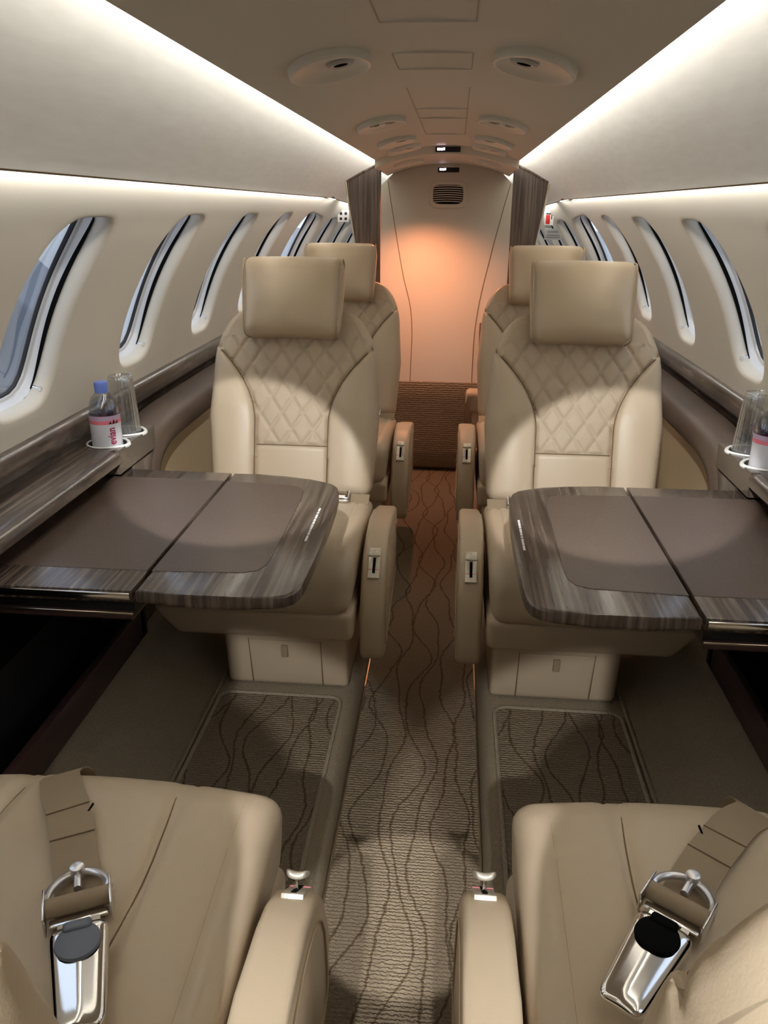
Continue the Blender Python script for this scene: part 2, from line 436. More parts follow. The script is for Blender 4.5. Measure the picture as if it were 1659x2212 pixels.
# bulkhead (leaning aft)
def bk(x, z, off=0.): return Vector((x, 3.725+(z-.43)*.36-off, z+off*.3))
zs = [.428+(1.416-.428)*i/16 for i in range(17)]
def btop(x): return 1.416-.66*x*x if abs(x) < .24 else 1.372-.95*(abs(x)-.24)
rows = [[bk(x*.02, min(z, btop(x*.02))) for x in range(-20, 21)] for z in zs]
bh = MB().loft(rows, closed=False, cap=False).obj('wall_back', 'bulkhead_skin'); struct(bh, 'pale bulkhead panel at the aft end of the aisle')
CAMP = Vector((.05, 0, 1.2))
def ray(px, py): return cr*((px-829.5)/FPX)-cu*((py-1106)/FPX)+cf
def onbulk(px, py, off=.001):
    d = ray(px, py); nrm = Vector((0, 1, -.36)); p0 = Vector((0, 3.725, .43)); t = (p0-CAMP).dot(nrm)/d.dot(nrm); p = CAMP+d*t
    return p+Vector((0, -off, 0))
for pts in ([(838, 392), (850, 470), (870, 590), (886, 660), (890, 720), (887, 790), (885, 845)], [(1103, 398), (1085, 460), (1058, 560), (1036, 650), (1024, 730), (1018, 840)]):
    MB().tube(spline([onbulk(*q) for q in pts], 6), .0016, 6).obj('panel_seam', 'seam', bh)

# floor
def floor_strip(prof, ya, yb, ny, name, mat, parent=None):
    rows = [[Vector((x, lerp(ya, yb, i/ny), z)) for x, z in prof] for i in range(ny+1)]
    return MB().loft(rows, closed=False, cap=False).obj(name, mat, parent)
fl = floor_strip([(-.147, 0), (-.07, 0), (0, 0), (.07, 0), (.147, 0)], Y0, 3.75, 10, 'floor', 'carpet_vine'); struct(fl, 'brown aisle carpet with a woven vine pattern')
for s in (-1, 1):
    k = floor_strip([(s*x, z) for x, z in ((.150, -.01), (.150, .006), (.155, .045), (.165, .064), (.178, .072), (.20, .072))], Y0, 3.75, 10, 'aisle_curb', 'carpet_side', fl)
    floor_strip([(s*.144, .0), (s*.145, .0035), (s*.148, .0035), (s*.149, .0)], Y0, 3.72, 4, 'seat_track', 'champagne', fl)
    floor_strip([(s*x, z) for x, z in ((.18, .070), (.34, .070), (.505, .070), (.53, .072), (.57, .082), (.62, .115), (.66, .165), (.688, .222), (.690, .20))], Y0, 3.75, 20, 'footwell_carpet', 'carpet_side', fl)
    floor_strip([(s*x, z) for x, z in ((.684, .20), (.688, .222), (.72, .26), (.768, .29))], 1.90, 3.75, 6, 'sidewall_carpet', 'carpet_side', fl)
    MB().tube([(s*.500, -.5, .073), (s*.500, 3.6, .073)], .004, 6).obj('carpet_welt', 'carpet_pipe', fl)

# fitted patterned mats in the footwells
for s, nm in ((-1, 'left'), (1, 'right')):
    r = empty('footwell_mat', (s*.335, 1.1, .07)); tag(r, 'patterned carpet mat with corded edge between the facing seats on the %s' % nm, 'carpet mat')
    def rr(hx, ya, yb, rad, n=6):
        P = []
        for cx, cy, a0 in ((hx-rad, yb-rad, 0), (-hx+rad, yb-rad, 90), (-hx+rad, ya+rad, 180), (hx-rad, ya+rad, 270)):
            for i in range(n+1):
                a = math.radians(a0+90*i/n); P.append((cx+rad*cos(a), cy+rad*sin(a)))
        return P
    P = rr(.150, -.24, .525, .03)
    m_ = MB().prism(P, 'Z', .0, .007).obj('mat_pile', 'carpet_vine', r)
    MB().tube([(x, y, .008) for x, y in P], .0045, 8, closed=True).obj('corded_edge', 'carpet_pipe', r)

# carpeted riser below the bulkhead
r = empty('aft_step', (0, 3.713, 0)); tag(r, 'ribbed carpet step riser at the aft end of the aisle', 'step')
rows = []
for y, z in ((.20, .43), (.03, .436), (.004, .430), (-.004, .415), (-.008, .35), (-.018, .20), (-.03, .10), (-.03, .05), (-.02, .018), (.01, .012)):
    rows.append([Vector((x*.05, y, z)) for x in range(-8, 9)])
MB().loft(rows, closed=False, cap=False).obj('riser_carpet', 'carpet_riser', r)
MB().box(-.4, .4, .01, .18, 0, .42).obj('riser_core', 'carpet_riser', r)

# ------------------------------------------------------------------ partitions either side of the aisle
for s, nm in ((-1, 'left'), (1, 'right')):
    r = empty('partition', (s*.33, 3.66, .07)); tag(r, 'dark striped wood partition behind the %s aft seat, tapering downward' % nm, 'partition')
    P = [(.283, 1.372), (.30, 1.372), (.36, 1.344), (.432, 1.303), (.427, 1.29), (.412, 1.17), (.395, 1.06), (.37, .9), (.345, .75), (.335, .6), (.335, .07), (.283, .07)]
    P = [(s*(x-.33), z-.07) for x, z in P]
    MB().prism(P, 'Y', 0, .03, .003).obj('panel', 'wood_z', r, smooth=False)
    e = [(s*(x-.33), -.002, z-.07) for x, z in ((.434, 1.302), (.414, 1.17), (.397, 1.06), (.372, .9), (.347, .75))]
    MB().tube(e, .0045, 8).obj('edge_trim', 'champagne', r)
    # light top rail where the panel meets the fabric
    MB().tube([(s*(x-.33), .002, z-.07) for x, z in ((.285, 1.372), (.302, 1.370), (.36, 1.343), (.43, 1.305))], .006, 8).obj('top_rail', 'wood_z', r)

# ------------------------------------------------------------------ side ledges with cup holders, padded arm roll and table bay
for s, nm in ((-1, 'left'), (1, 'right')):
    r = empty('side_ledge', (0, 0, 0)); tag(r, 'dark wood side ledge with leather arm roll and black table pocket under the %s windows' % nm, 'ledge')
    def ext(prof, ya, yb, name, mat, ny=1, angle=40, parent=r):
        rows = [[Vector((s*x, lerp(ya, yb, i/ny), z)) for x, z in prof] for i in range(ny+1)]
        return MB().loft(rows).obj(name, mat, parent, angle=angle)
    ext([(.850, .745), (.834, .740), (.822, .732), (.814, .716), (.812, .695), (.818, .682), (.85, .68)], Y0+.05, 3.62, 'rail', 'wood_ledge')
    ext([(.850, .684), (.826, .684), (.826, .664), (.85, .66)], Y0+.05, 3.62, 'rail_groove', 'wood_ledge')
    # flat ledge with two cup wells: plain runs plus a plate with round openings
    ext([(.84, .668), (.735, .668), (.718, .664), (.709, .655), (.707, .640), (.716, .632), (.84, .632)], Y0+.05, 1.70, 'ledge_top', 'wood_ledge')
    # cup well block
    xa, xb, ya, yb = .712, .835, 1.70, 1.93
    blk = MB()
    for (c0, c1, yc) in ((1.70, 1.8115, 1.757), (1.8115, 1.93, 1.866)):
        n = 36; rad = .043; Pq = []; Hq = []
        for i in range(n):
            a = 2*PI*i/n; dx, dy = cos(a), sin(a)
            k = min((xb-.762)/dx if dx > 1e-6 else 9, (.762-xa)/-dx if dx < -1e-6 else 9, (c1-yc)/dy if dy > 1e-6 else 9, (yc-c0)/-dy if dy < -1e-6 else 9)
            Pq.append((.762+dx*k, yc+dy*k)); Hq.append((.762+dx*rad, yc+dy*rad))
        cor = [(xa, c0), (xb, c0), (xb, c1), (xa, c1)]
        for q in cor:   # snap nearest perimeter sample to the corner
            j = min(range(n), key=lambda i: (Pq[i][0]-q[0])**2+(Pq[i][1]-q[1])**2); Pq[j] = q
        blk.loft([[Vector((s*x, y, .668)) for x, y in Pq], [Vector((s*x, y, .668)) for x, y in Hq], [Vector((s*x, y, .610)) for x, y in Hq]], cap=False)
        n0 = len(blk.V)-n; blk.F.append(tuple(range(n0, n0+n)))
    blk.add([(s*x, y, z) for x, y, z in ((xa, 1.70, .668), (xa, 1.93, .668), (xa+.002, 1.93, .61), (xa+.002, 1.70, .61), (xb, 1.70, .668), (xb, 1.70, .61), (xb, 1.93, .668), (xb, 1.93, .61))], [(0, 1, 2, 3), (0, 3, 5, 4), (1, 6, 7, 2)])
    blk.obj('cup_well_block', 'wood_ledge', r, smooth=False)
    for yc in (1.757, 1.866):
        pts = []
        for i in range(40):
            a = 2*PI*i/40; inb = max(0, -cos(a)) ** 6
            pts.append((s*(.762+.047*cos(a)*(1+.06*inb)), yc+.046*sin(a), .670-.004*inb))
        rad = [.0022+.0030*max(0, -cos(2*PI*i/40))**5 for i in range(40)]
        MB().tube(pts, rad, 8, closed=True).obj('cup_ring', 'white_plastic', r)
    # padded roll: along the wall, then turning down at its forward end
    path = [Vector((0, 3.62, .628)), Vector((0, 3.0, .628)), Vector((0, 2.3, .628)), Vector((0, 2.10, .624)), Vector((0, 1.99, .606)), Vector((0, 1.925, .566)), Vector((0, 1.905, .50)), Vector((0, 1.90, .40)), Vector((0, 1.895, .27))]
    path = spline(path, 6); rows = []
    for i, p in enumerate(path):
        t = (path[min(i+1, len(path)-1)]-path[max(i-1, 0)]).normalized(); nn = Vector((0, -t.z, t.y))
        if nn.z < 0 and abs(t.y) > .5: nn = -nn
        if abs(t.y) <= .5: nn = Vector((0, t.z, -t.y)) if Vector((0, t.z, -t.y)).y < 0 else Vector((0, -t.z, t.y))
        k = min(1, max(0, (p.z-.27)/.33))
        half = lerp(.030, .046, k)
        sec = []
        for (u, v) in ((.806, .95), (.775, 1.0), (.735, .90), (.712, .60), (.703, .1), (.708, -.45), (.725, -.85), (.76, -1.0), (.806, -1.0)):
            sec.append(Vector((s*u, 0, 0))+p+nn*half*v)
        rows.append(sec)
    MB().loft(rows).obj('arm_roll', 'brown_leather', r, angle=60)
    MB().prism([(1.92, .20), (3.62, .20), (3.62, .60), (1.92, .60)], 'X', s*.765, s*.80).obj('side_panel', 'tan_panel', r, smooth=False)
    # table bay: open pocket below the table
    bay = r
    def bx(x0, x1, y0, y1, z0, z1, name, mat, bev=.002):
        xs = sorted((s*x0, s*x1)); return MB().box(xs[0], xs[1], y0, y1, z0, z1, bev).obj(name, mat, bay)
    bx(.672, .69, .05, 1.645, .215, .290, 'bottom_frame', 'brown_lacquer')
    bx(.672, .80, 1.625, 1.66, .215, .538, 'end_frame', 'brown_lacquer')
    bx(.805, .815, .05, 1.64, .2, .625, 'pocket_back', 'matte_black')
    bx(.69, .80, .05, 1.63, .20, .225, 'pocket_floor', 'matte_black')
    bx(.69, .84, 1.66, 1.785, .20, .538, 'kick_panel', 'carpet_side'); bx(.715, .84, 1.785, 1.93, .20, .604, 'kick_panel', 'wood_ledge')

# ------------------------------------------------------------------ folding tables
def table(s, nm):
    z = .60; th = .024
    r = empty('fold_out_table', (s*.46, 1.45, z)); tag(r, 'dark wood fold-out table with brown leather inlay at the %s club seats' % nm, 'table')
    def L(P): return [(s*(x-.46), y-1.45) for x, y in P]
    lf = [(.462, 1.772), (.40, 1.769), (.331, 1.759), (.27, 1.744), (.232, 1.731), (.212, 1.718), (.199, 1.697), (.191, 1.66), (.187, 1.60), (.1845, 1.50), (.184, 1.40), (.185, 1.30), (.187, 1.22), (.189, 1.18), (.196, 1.160), (.209, 1.147), (.232, 1.140), (.30, 1.135), (.38, 1.135), (.462, 1.141)]
    o = MB().prism(L(lf), 'Z', -th, 0, .005, 3).obj('aisle_leaf', 'wood_y', r)
    sl = [(.468, 1.772), (.80, 1.778), (.80, 1.137), (.468, 1.141)]
    o2 = MB().prism(L(sl), 'Z', -th, 0, .0035, 2).obj('window_leaf', 'wood_y', r)
    # leather inlays
    ia = [(.461, 1.707), (.318, 1.697), (.285, 1.685), (.273, 1.665), (.268, 1.62), (.266, 1.45), (.264, 1.30), (.266, 1.262), (.276, 1.238), (.30, 1.226), (.461, 1.217)]
    MB().prism(L(ia), 'Z', -.001, .0012, .0008, 1).obj('leather_inlay', 'table_leather', o)
    ib = [(.469, 1.708), (.79, 1.714), (.79, 1.216), (.469, 1.217)]
    MB().prism(L(ib), 'Z', -.001, .0012, .0008, 1).obj('leather_inlay', 'table_leather', o2)
    # metal edge of the sliding leaf and the tray below
    x0, x1 = sorted((s*(.470-.46), s*(.80-.46)))
    MB().box(x0, x1, 1.137-1.452, 1.137-1.446, -.017, -.004, .002).obj('metal_edge', 'chrome', o2)
    MB().box(x0, x1, 1.150-1.45, 1.755-1.45, -.046, -.024).obj('slide_core', 'black', o2)
    MB().box(x0, x1, 1.143-1.45, 1.765-1.45, -.058, -.044, .003).obj('slide_tray', 'brown_lacquer', r)
    MB().box(x0, x1, 1.1405-1.45, 1.1435-1.45, -.047, -.043, .0008, 1).obj('tray_edge', 'champagne', r)
    hx = sorted((s*(.455-.46), s*(.475-.46)))
    for yy in (1.20, 1.70): MB().box(hx[0]-.02, hx[1]+.02, yy-1.45-.02, yy-1.45+.02, -.030, -.0235, .002).obj('hinge', 'champagne', r)
    # printed placard strip along the aisle edge (too small to read in the photograph)
    mb = MB(); y = 1.378; rnd = random.Random(5)
    xl = .2165 if s < 0 else .2015
    wd = [.026, .015, .009, .026, .012, .013, .024, .010, .020] if s < 0 else [.022, .008, .02, .01, .012, .02, .008, .018, .014]
    for wdt in wd:
        q = [s*(xl-.46-.0022), s*(xl-.46+.0022)]; yy = y
        while yy < y+wdt-.001:
            mb.box(min(q), max(q), yy-1.45, yy+.0026-1.45, .0003, .0006); yy += .0033
        y += wdt+.003
    mb.obj('placard_print', 'sign_white', o, smooth=False)
table(-1, 'left'); table(1, 'right')

# ------------------------------------------------------------------ seats
BT = math.radians(18)     # backrest lean
BACK0 = (0, .505, .425)
def hw(w):   # half width of the backrest at height w
    if w < .36: return lerp(.232, .247, min(1, max(0, w/.22)))-(.010*max(0, (w-.22)/.14))
    t = min(1, (w-.36)/.175); return .120+.117*math.sqrt(max(0, 1-t*t*.985))
def cs(w):   # half width of the centre panel
    return .106 if w < .2 else .106+.135*((w-.2)/.235)**2.0
def fv(u, w):  # depth of the front face (negative = proud)
    a = abs(u); c = cs(w); h = hw(w)
    if a > c:
        t = (a-c)/max(.02, h-c); v = (-.020*sin(PI*min(1, t*.85+.08))**.8-.004)*max(.0, min(1, (.47-w)/.22))
    else:
        v = .004-.006*cos(PI/2*min(1, a/c))
    v += .007*gauss(a-c, .006)*max(0, min(1, (.46-w)/.06))
    v += .005*gauss(w-.14, .005)*(1 if a < c else 0)
    if a < c and .145 < w < .45:
        p, q = (u/.062+(w)/.092), (u/.062-(w)/.092)
        d = min(abs(p-round(p)), abs(q-round(q)))
        v += .0062*gauss(d, .085)-.002
    return v-.012*sin(PI*min(1, max(0, w/.5)))*(1-(u/.26)**2)
def make_backrest(sg, root):
    T = .115; Hh = .535
    def fn(p):
        w = p.z+Hh/2; t = (p.y+T/2)/T; u = p.x/.247*hw(w)
        edge = max(0, min(1, (.5-abs(p.x/.247*.5))*14))
        v = p.y+T/2
        v += fv(u, w)*(1-t)*1.0 if t < .5 else 0
        if t > .5: v += -.03*(u/.25)**2
        return (sg*u, v, w)
    mb = MB().rbox(.247, T/2, Hh/2, .028, 92, 3, 104, 4, fn)
    def cat(f):
        c = sum((mb.V[i] for i in f), Vector())/len(f); u, w = abs(c.x), c.z
        if c.y > .016 and w > .4 or c.y > .04: return 0
        if u < cs(w)-.0005 and .005 < w < .50 and (w < .40 or u < hw(w)-.022):
            return 1 if w > .14 else 2
        return 0
    split = {0: [], 1: [], 2: []}
    for f in mb.F: split[cat(f)].append(f)
    def sub(F):
        ids = sorted({i for f in F for i in f}); mp = {i: k for k, i in enumerate(ids)}
        return [mb.V[i] for i in ids], [tuple(mp[i] for i in f) for f in F]
    b = mesh('backrest', *sub(split[0]), 'leather', root, angle=70); b.location = BACK0; b.rotation_euler = (-BT, 0, 0)
    q = mesh('quilted_panel', *sub(split[1]), 'leather_perf', b, angle=70); q['label'] = 'diamond quilted perforated leather centre panel'
    mesh('lumbar_panel', *sub(split[2]), 'leather', b, angle=70)
    for e in (-1, 1):
        pts = [(sg*e*cs(w), min(fv(cs(w)+.003, w), fv(cs(w)-.003, w))+.0012, w) for w in [.02+.40*i/40 for i in range(41)] if cs(w) < hw(w)-.006]
        MB().tube(pts, .0015, 6).obj('seam', 'seam', b)
        pts = [(sg*e*(hw(w)-.004), .012+.004, w) for w in [.03+.45*i/40 for i in range(41)]]
        MB().tube(pts, .0016, 6).obj('edge_piping', 'stitch', b)
    pts = [(x*.1045, fv(x*.1045, .14)-.0036, .14) for x in [i/12-1 for i in range(25)]]
    MB().tube(pts, .0012, 6).obj('seam', 'seam', b)
    return b
def make_headrest(sg, root):
    hx, hy, hz = .138, .058, .112
    rnd = random.Random(4)
    def fn(p):
        x, y, z = p
        pf = (1-(x/hx)**2)*(1-(z/hz)**2)
        y2 = y*(1+.30*pf)+(-.016*pf if y < 0 else 0)
        x2 = x*(1+.03*(z/hz))*(1-.03*(y/hy))
        wr = .003*sin(26*z+9*abs(x)/hx)*max(0, abs(x)/hx-.45)*2
        z2 = z*(1+.02*(1-(x/hx)**2))-(.010*(1-(x/hx)**2) if z < 0 else 0)*-.6
        return (sg*x2, y2-.012+(wr if y < 0 else 0)-.02*(-z/hz)*.3, z2+.553)
    h = MB().rbox(hx, hy, hz, .032, 24, 8, 20, 5, fn).obj('headrest', 'leather', root, angle=80)
    h.location = BACK0; h.rotation_euler = (-BT, 0, 0)
    for e in (-1, 1):
        loop = []
        for i in range(44):
            a = 2*PI*i/44; c_, s_ = cos(a), sin(a); n_ = 5; k = (abs(c_)**n_+abs(s_)**n_)**(-1/n_)
            p = fn(Vector((e*(hx-.006), hy*.96*c_*k, hz*.965*s_*k))); loop.append(p)
        MB().tube(loop, .0022, 6, closed=True).obj('piping', 'stitch', h)
    return h
def ctop(a, y):   # cushion top
    z = interp(y, [(0, .440), (.05, .455), (.12, .458), (.30, .440), (.52, .420)])
    z += .012*(1-(a/.245)**2)-.004*gauss(abs(a)-.115-.02*max(0, .2-y), .006)-.004*gauss(abs(a)-.205, .005)*(1 if y > .02 else 0)
    return z
def cseam(y): return .100+.012*sin(PI*min(1, y/.3))
def make_cushion(sg, root):
    hx, hy, hz = .245, .262, .072
    def fn(p):
        a, y, t = p.x, p.y+hy-.005, (p.z+hz)/(2*hz)
        z = lerp(.305, ctop(a, max(0, y)), t)
        if t > .9:
            z -= .005*gauss(abs(a)-cseam(y), .006)
        fy = y-.012*sin(PI*t)*max(0, 1-y/.08)-.010*(1-(a/hx)**2)*max(0, 1-y/.1)
        return (sg*a*(1-.04*(1-t)), fy, z)
    c = MB().rbox(hx, hy, hz, .034, 60, 50, 6, 5, fn).obj('seat_cushion', 'leather', root, angle=80)
    for e in (-1, 1):
        pts = [(sg*e*cseam(y), y, ctop(cseam(y), y)-.0045) for y in [.03+.46*i/30 for i in range(31)]]
        MB().tube(pts, .0011, 6).obj('seam', 'seam', c)
        for off in (.198, .204):
            pts = [(sg*e*off, -.004, .40), (sg*e*off, .004, .430)]+[(sg*e*off, y, ctop(off, y)-.0012) for y in [.03+.46*i/24 for i in range(25)]]
            MB().tube(pts, .0010, 6).obj('stitch_line', 'stitch', c)
    pts = [(sg*(x-.5)*.19, .425+.01*cos((x-.5)*5), ctop((x-.5)*.19, .425)-.0005) for x in [i/20 for i in range(21)]]
    MB().tube(pts, .0011, 6).obj('seam', 'seam', c)
    return c
def ARM(): return [(.02, .0)]
ARMP = [(.49, .405), (.40, .425), (.30, .440), (.255, .4435), (.21, .438), (.165, .424), (.125, .400), (.095, .365), (.075, .32), (.064, .26), (.060, .205), (.064, .170), (.078, .152), (.10, .147), (.20, .165), (.35, .19), (.49, .22)]
def make_arm(sg, root):
    a0, a1 = .252, .312
    x0, x1 = sorted((sg*a0, sg*a1))
    arm = MB().prism(ARMP, 'X', x0, x1, .012, 4).obj('armrest', 'leather', root, angle=60)
    # outer scoop panel with piping
    xo = sg*(a1+.0005)
    inner = [(y*.80+.045, z*.78+.062) for y, z in ARMP]
    MB().tube([(xo, y, z) for y, z in inner], .0022, 6, closed=True).obj('side_piping', 'stitch', arm)
    # lever plate on the forward slope: local frame on the slope
    p0, p1 = Vector((0, .105, .374)), Vector((0, .165, .423)); t = (p1-p0).normalized(); nrm = Vector((0, -t.z, t.y)); ac = sg*.283
    def pl(x, a, n): return Vector((ac+x, 0, 0))+p0+t*a+nrm*n
    def slab(x0, x1, a0_, a1_, n0, n1):
        m_ = MB().box(x0, x1, a0_, a1_, n0, n1, .0012); m_.V = [pl(v.x, v.y, v.z) for v in m_.V]; return m_
    plate = slab(-.0140, .0140, -.016, .066, -.002, .0085).obj('lever_plate', 'champagne_light', arm)
    slab(-.0034, .0034, -.004, .058, .0082, .0092).obj('lever_slot', 'matte_black', plate)
    slab(-.0136, .0136, .0052, .0066, .0080, .0089).obj('lever_mark', 'label_pink', plate)
    lk = .036
    MB().tube([pl(0, lk, .004), pl(0, lk+.004, .024)], .0028, 8).obj('lever_stem', 'chrome', arm)
    kn = MB().rbox(.0135, .0085, .0045, .004, 4, 3, 2, 3, lambda p: pl(p.x*(1-.18*(p.y/.0085)), lk+.004+p.y, .0255+p.z-.25*p.x*p.x/.0135*0+.0035*(p.x/.0135)**2))
    kn.obj('lever_knob', 'champagne_light', arm)
    return arm
def make_base(sg, root):
    def fn0(p):
        t = (p.z+.08)/.16
        return (sg*(p.x*(1-.02*t)+.072), p.y+.24-.03*t*(1 if p.y < 0 else 0)+.02, p.z+.155)
    b = MB().rbox(.153, .2, .083, .014, 6, 6, 4, 3, fn0).obj('seat_base', 'leather', root)
    def fn1(p):
        t = (p.z+.062)/.124
        return (sg*(p.x+.072), p.y+.0595-.022*t, p.z+.150)
    dr = MB().rbox(.088, .004, .066, .0035, 4, 1, 4, 2, fn1).obj('drawer_front', 'leather', b)
    for e in (-1, 1): MB().tube([fn1(Vector((e*.089, -.002, z))) for z in (-.07, -.03, .03, .07)], .0016, 6).obj('seam', 'seam', b)
    MB().tube([fn1(Vector((x, -.002, .066))) for x in (-.088, 0, .088)], .0014, 6).obj('seam', 'seam', b)
    MB().box(sg*.072-.008, sg*.072+.008, .028, .034, .172, .205, .002).obj('pull_tab', 'webbing', dr)
    def fn2(p):
        t = (p.z+.04)/.08; a = p.x
        a2 = a if a > 0 else a*(lerp(.70, 1.0, max(0, t))**.8)
        return (sg*a2, p.y+.25-.004+.015*(1-t)*(1 if p.y < 0 else 0), p.z+.2735)
    MB().rbox(.242, .25, .040, .016, 16, 8, 4, 4, fn2).obj('seat_pan', 'leather', root)
def buckle(par, C, ang, black='rubber', grow=1.):
    """belt buckle; C centre on the cushion, ang heading of the strap, built flat then placed"""
    R_ = Matrix.Rotation(ang, 3, 'Z')
    def T_(v): return Vector(C)+R_ @ (Vector(v)*grow)
    def put(mb, name, mat):
        mb.V = [T_(v) for v in mb.V]; return mb.obj(name, mat, par, angle=45)
    # chrome body, tapering shell, heading -y
    def fn(p):
        t = (p.y+.045)/.09
        return (p.x*lerp(.72, 1.0, t), p.y*1.25-.063, p.z*(1-.35*abs(p.x)/.029)*lerp(.75, 1.05, t)+.014)
    put(MB().rbox(.029, .045, .012, .010, 8, 10, 3, 4, fn), 'buckle_body', 'chrome')
    put(MB().lathe([(.0215, .0245), (.0205, .0275), (.016, .0290), (.004, .0295)], (0, -.034, 0), 28, False, True).add([], []), 'buckle_latch', black)
    m_ = MB(); m_.rbox(.0135, .006, .0045, .004, 4, 2, 2, 3, lambda p: (p.x, p.y-.018, p.z+.0275)); put(m_, 'latch_tab', black)
    # toothed connector plate
    m_ = MB().box(-.028, .028, .001, .010, .012, .0145, .001)
    for q in (-.016, 0, .016): m_.box(q-.004, q+.004, -.006, .002, .012, .0145)
    put(m_, 'connector_plate', 'chrome')
    # webbing roller between two side cheeks
    put(MB().tube([(-.030, .020, .020), (.030, .020, .020)], .0095, 16), 'roller', 'webbing')
    for e in (-1, 1): put(MB().box(e*.0315-.0013, e*.0315+.0013, -.002, .038, .006, .030, .001), 'cheek_plate', 'chrome')
    # arched bail with round stud
    arc = [(.030*cos(a), .030+.030*sin(a), .020) for a in [PI*i/16 for i in range(17)]]
    put(MB().tube(arc, .0042, 8), 'bail', 'white_metal')
    put(MB().tube([(0, .058, .020), (0, .036, .021)], .0042, 8), 'bail_spoke', 'white_metal')
    put(MB().lathe([(.0075, 0), (.0078, .010), (.0070, .0125), (.0045, .0135)], (0, .060, .016), 20), 'bail_stud', 'white_metal')
def ribbon(P, wd, th=.0022):
    """flat strap along points; P list of (point, width-dir)"""
    rows = []
    for p, d in P:
        d = Vector(d).normalized(); p = Vector(p)
        rows.append([p-d*wd/2, p-d*wd/2+Vector((0, 0, th)), p+d*wd/2+Vector((0, 0, th)), p+d*wd/2])
    return MB().loft(rows)

def perf():
    m, nt, b = newmat('leather_perf'); L = nt.links
    v = objco(nt, (1, 1, 1)); sp = N(nt, 'ShaderNodeSeparateXYZ'); L.new(v, sp.inputs[0])
    def mth(op, a, c=None, d=None):
        n = N(nt, 'ShaderNodeMath', operation=op)
        for i, q in enumerate((a, c, d)):
            if q is None: continue
            if isinstance(q, (int, float)): n.inputs[i].default_value = q
            else: L.new(q, n.inputs[i])
        return n.outputs[0]
    p = 1/.0052
    s1 = mth('SINE', mth('MULTIPLY', mth('ADD', sp.outputs['X'], sp.outputs['Z']), p*PI)); s2 = mth('SINE', mth('MULTIPLY', mth('SUBTRACT', sp.outputs['X'], sp.outputs['Z']), p*PI))
    h = mth('MULTIPLY', mth('ABSOLUTE', s1), mth('ABSOLUTE', s2))
    mr = N(nt, 'ShaderNodeMapRange'); mr.inputs['From Min'].default_value = .72; mr.inputs['From Max'].default_value = .86; L.new(h, mr.inputs['Value'])
    mx = N(nt, 'ShaderNodeMix', data_type='RGBA'); L.new(mr.outputs[0], mx.inputs[0]); mx.inputs[6].default_value = (TAN[0]*1.0, TAN[1]*1.0, TAN[2]*1.02, 1); mx.inputs[7].default_value = (.30, .22, .14, 1)
    L.new(mx.outputs[2], b.inputs['Base Color']); b.inputs['Roughness'].default_value = .6
perf()

def make_seat(sg):
    r = empty('club_seat')
    make_base(sg, r); make_cushion(sg, r); make_backrest(sg, r); make_headrest(sg, r); make_arm(sg, r)
    return r
def lap_belt(sg, r):
    """belt lying along the crease between cushion and backrest"""
    pts = []
    for i in range(20):
        a = lerp(.235, -.10, i/19); pts.append(((sg*a, .455-.02*sin(PI*i/19), ctop(a, .44)+.004), (0, 1, .35)))
    b = ribbon(pts, .045).obj('lap_belt', 'webbing', r)
    cx = sg*.15
    MB().rbox(.034, .020, .010, .008, 6, 4, 2, 3, lambda p: (p.x+cx, p.y+.432, p.z+ctop(.15, .43)+.016+p.y*.35)).obj('buckle_body', 'chrome', b)
    MB().rbox(.011, .019, .006, .005, 4, 4, 2, 3, lambda p: (p.x+cx-sg*.022, p.y+.430, p.z+ctop(.15, .43)+.022+p.y*.35)).obj('buckle_latch', 'white_metal', b)
SX = .40
pl_ = make_seat(1); pr_ = make_seat(-1)
FORE = {-1: .865, 1: .885}
fore = {}
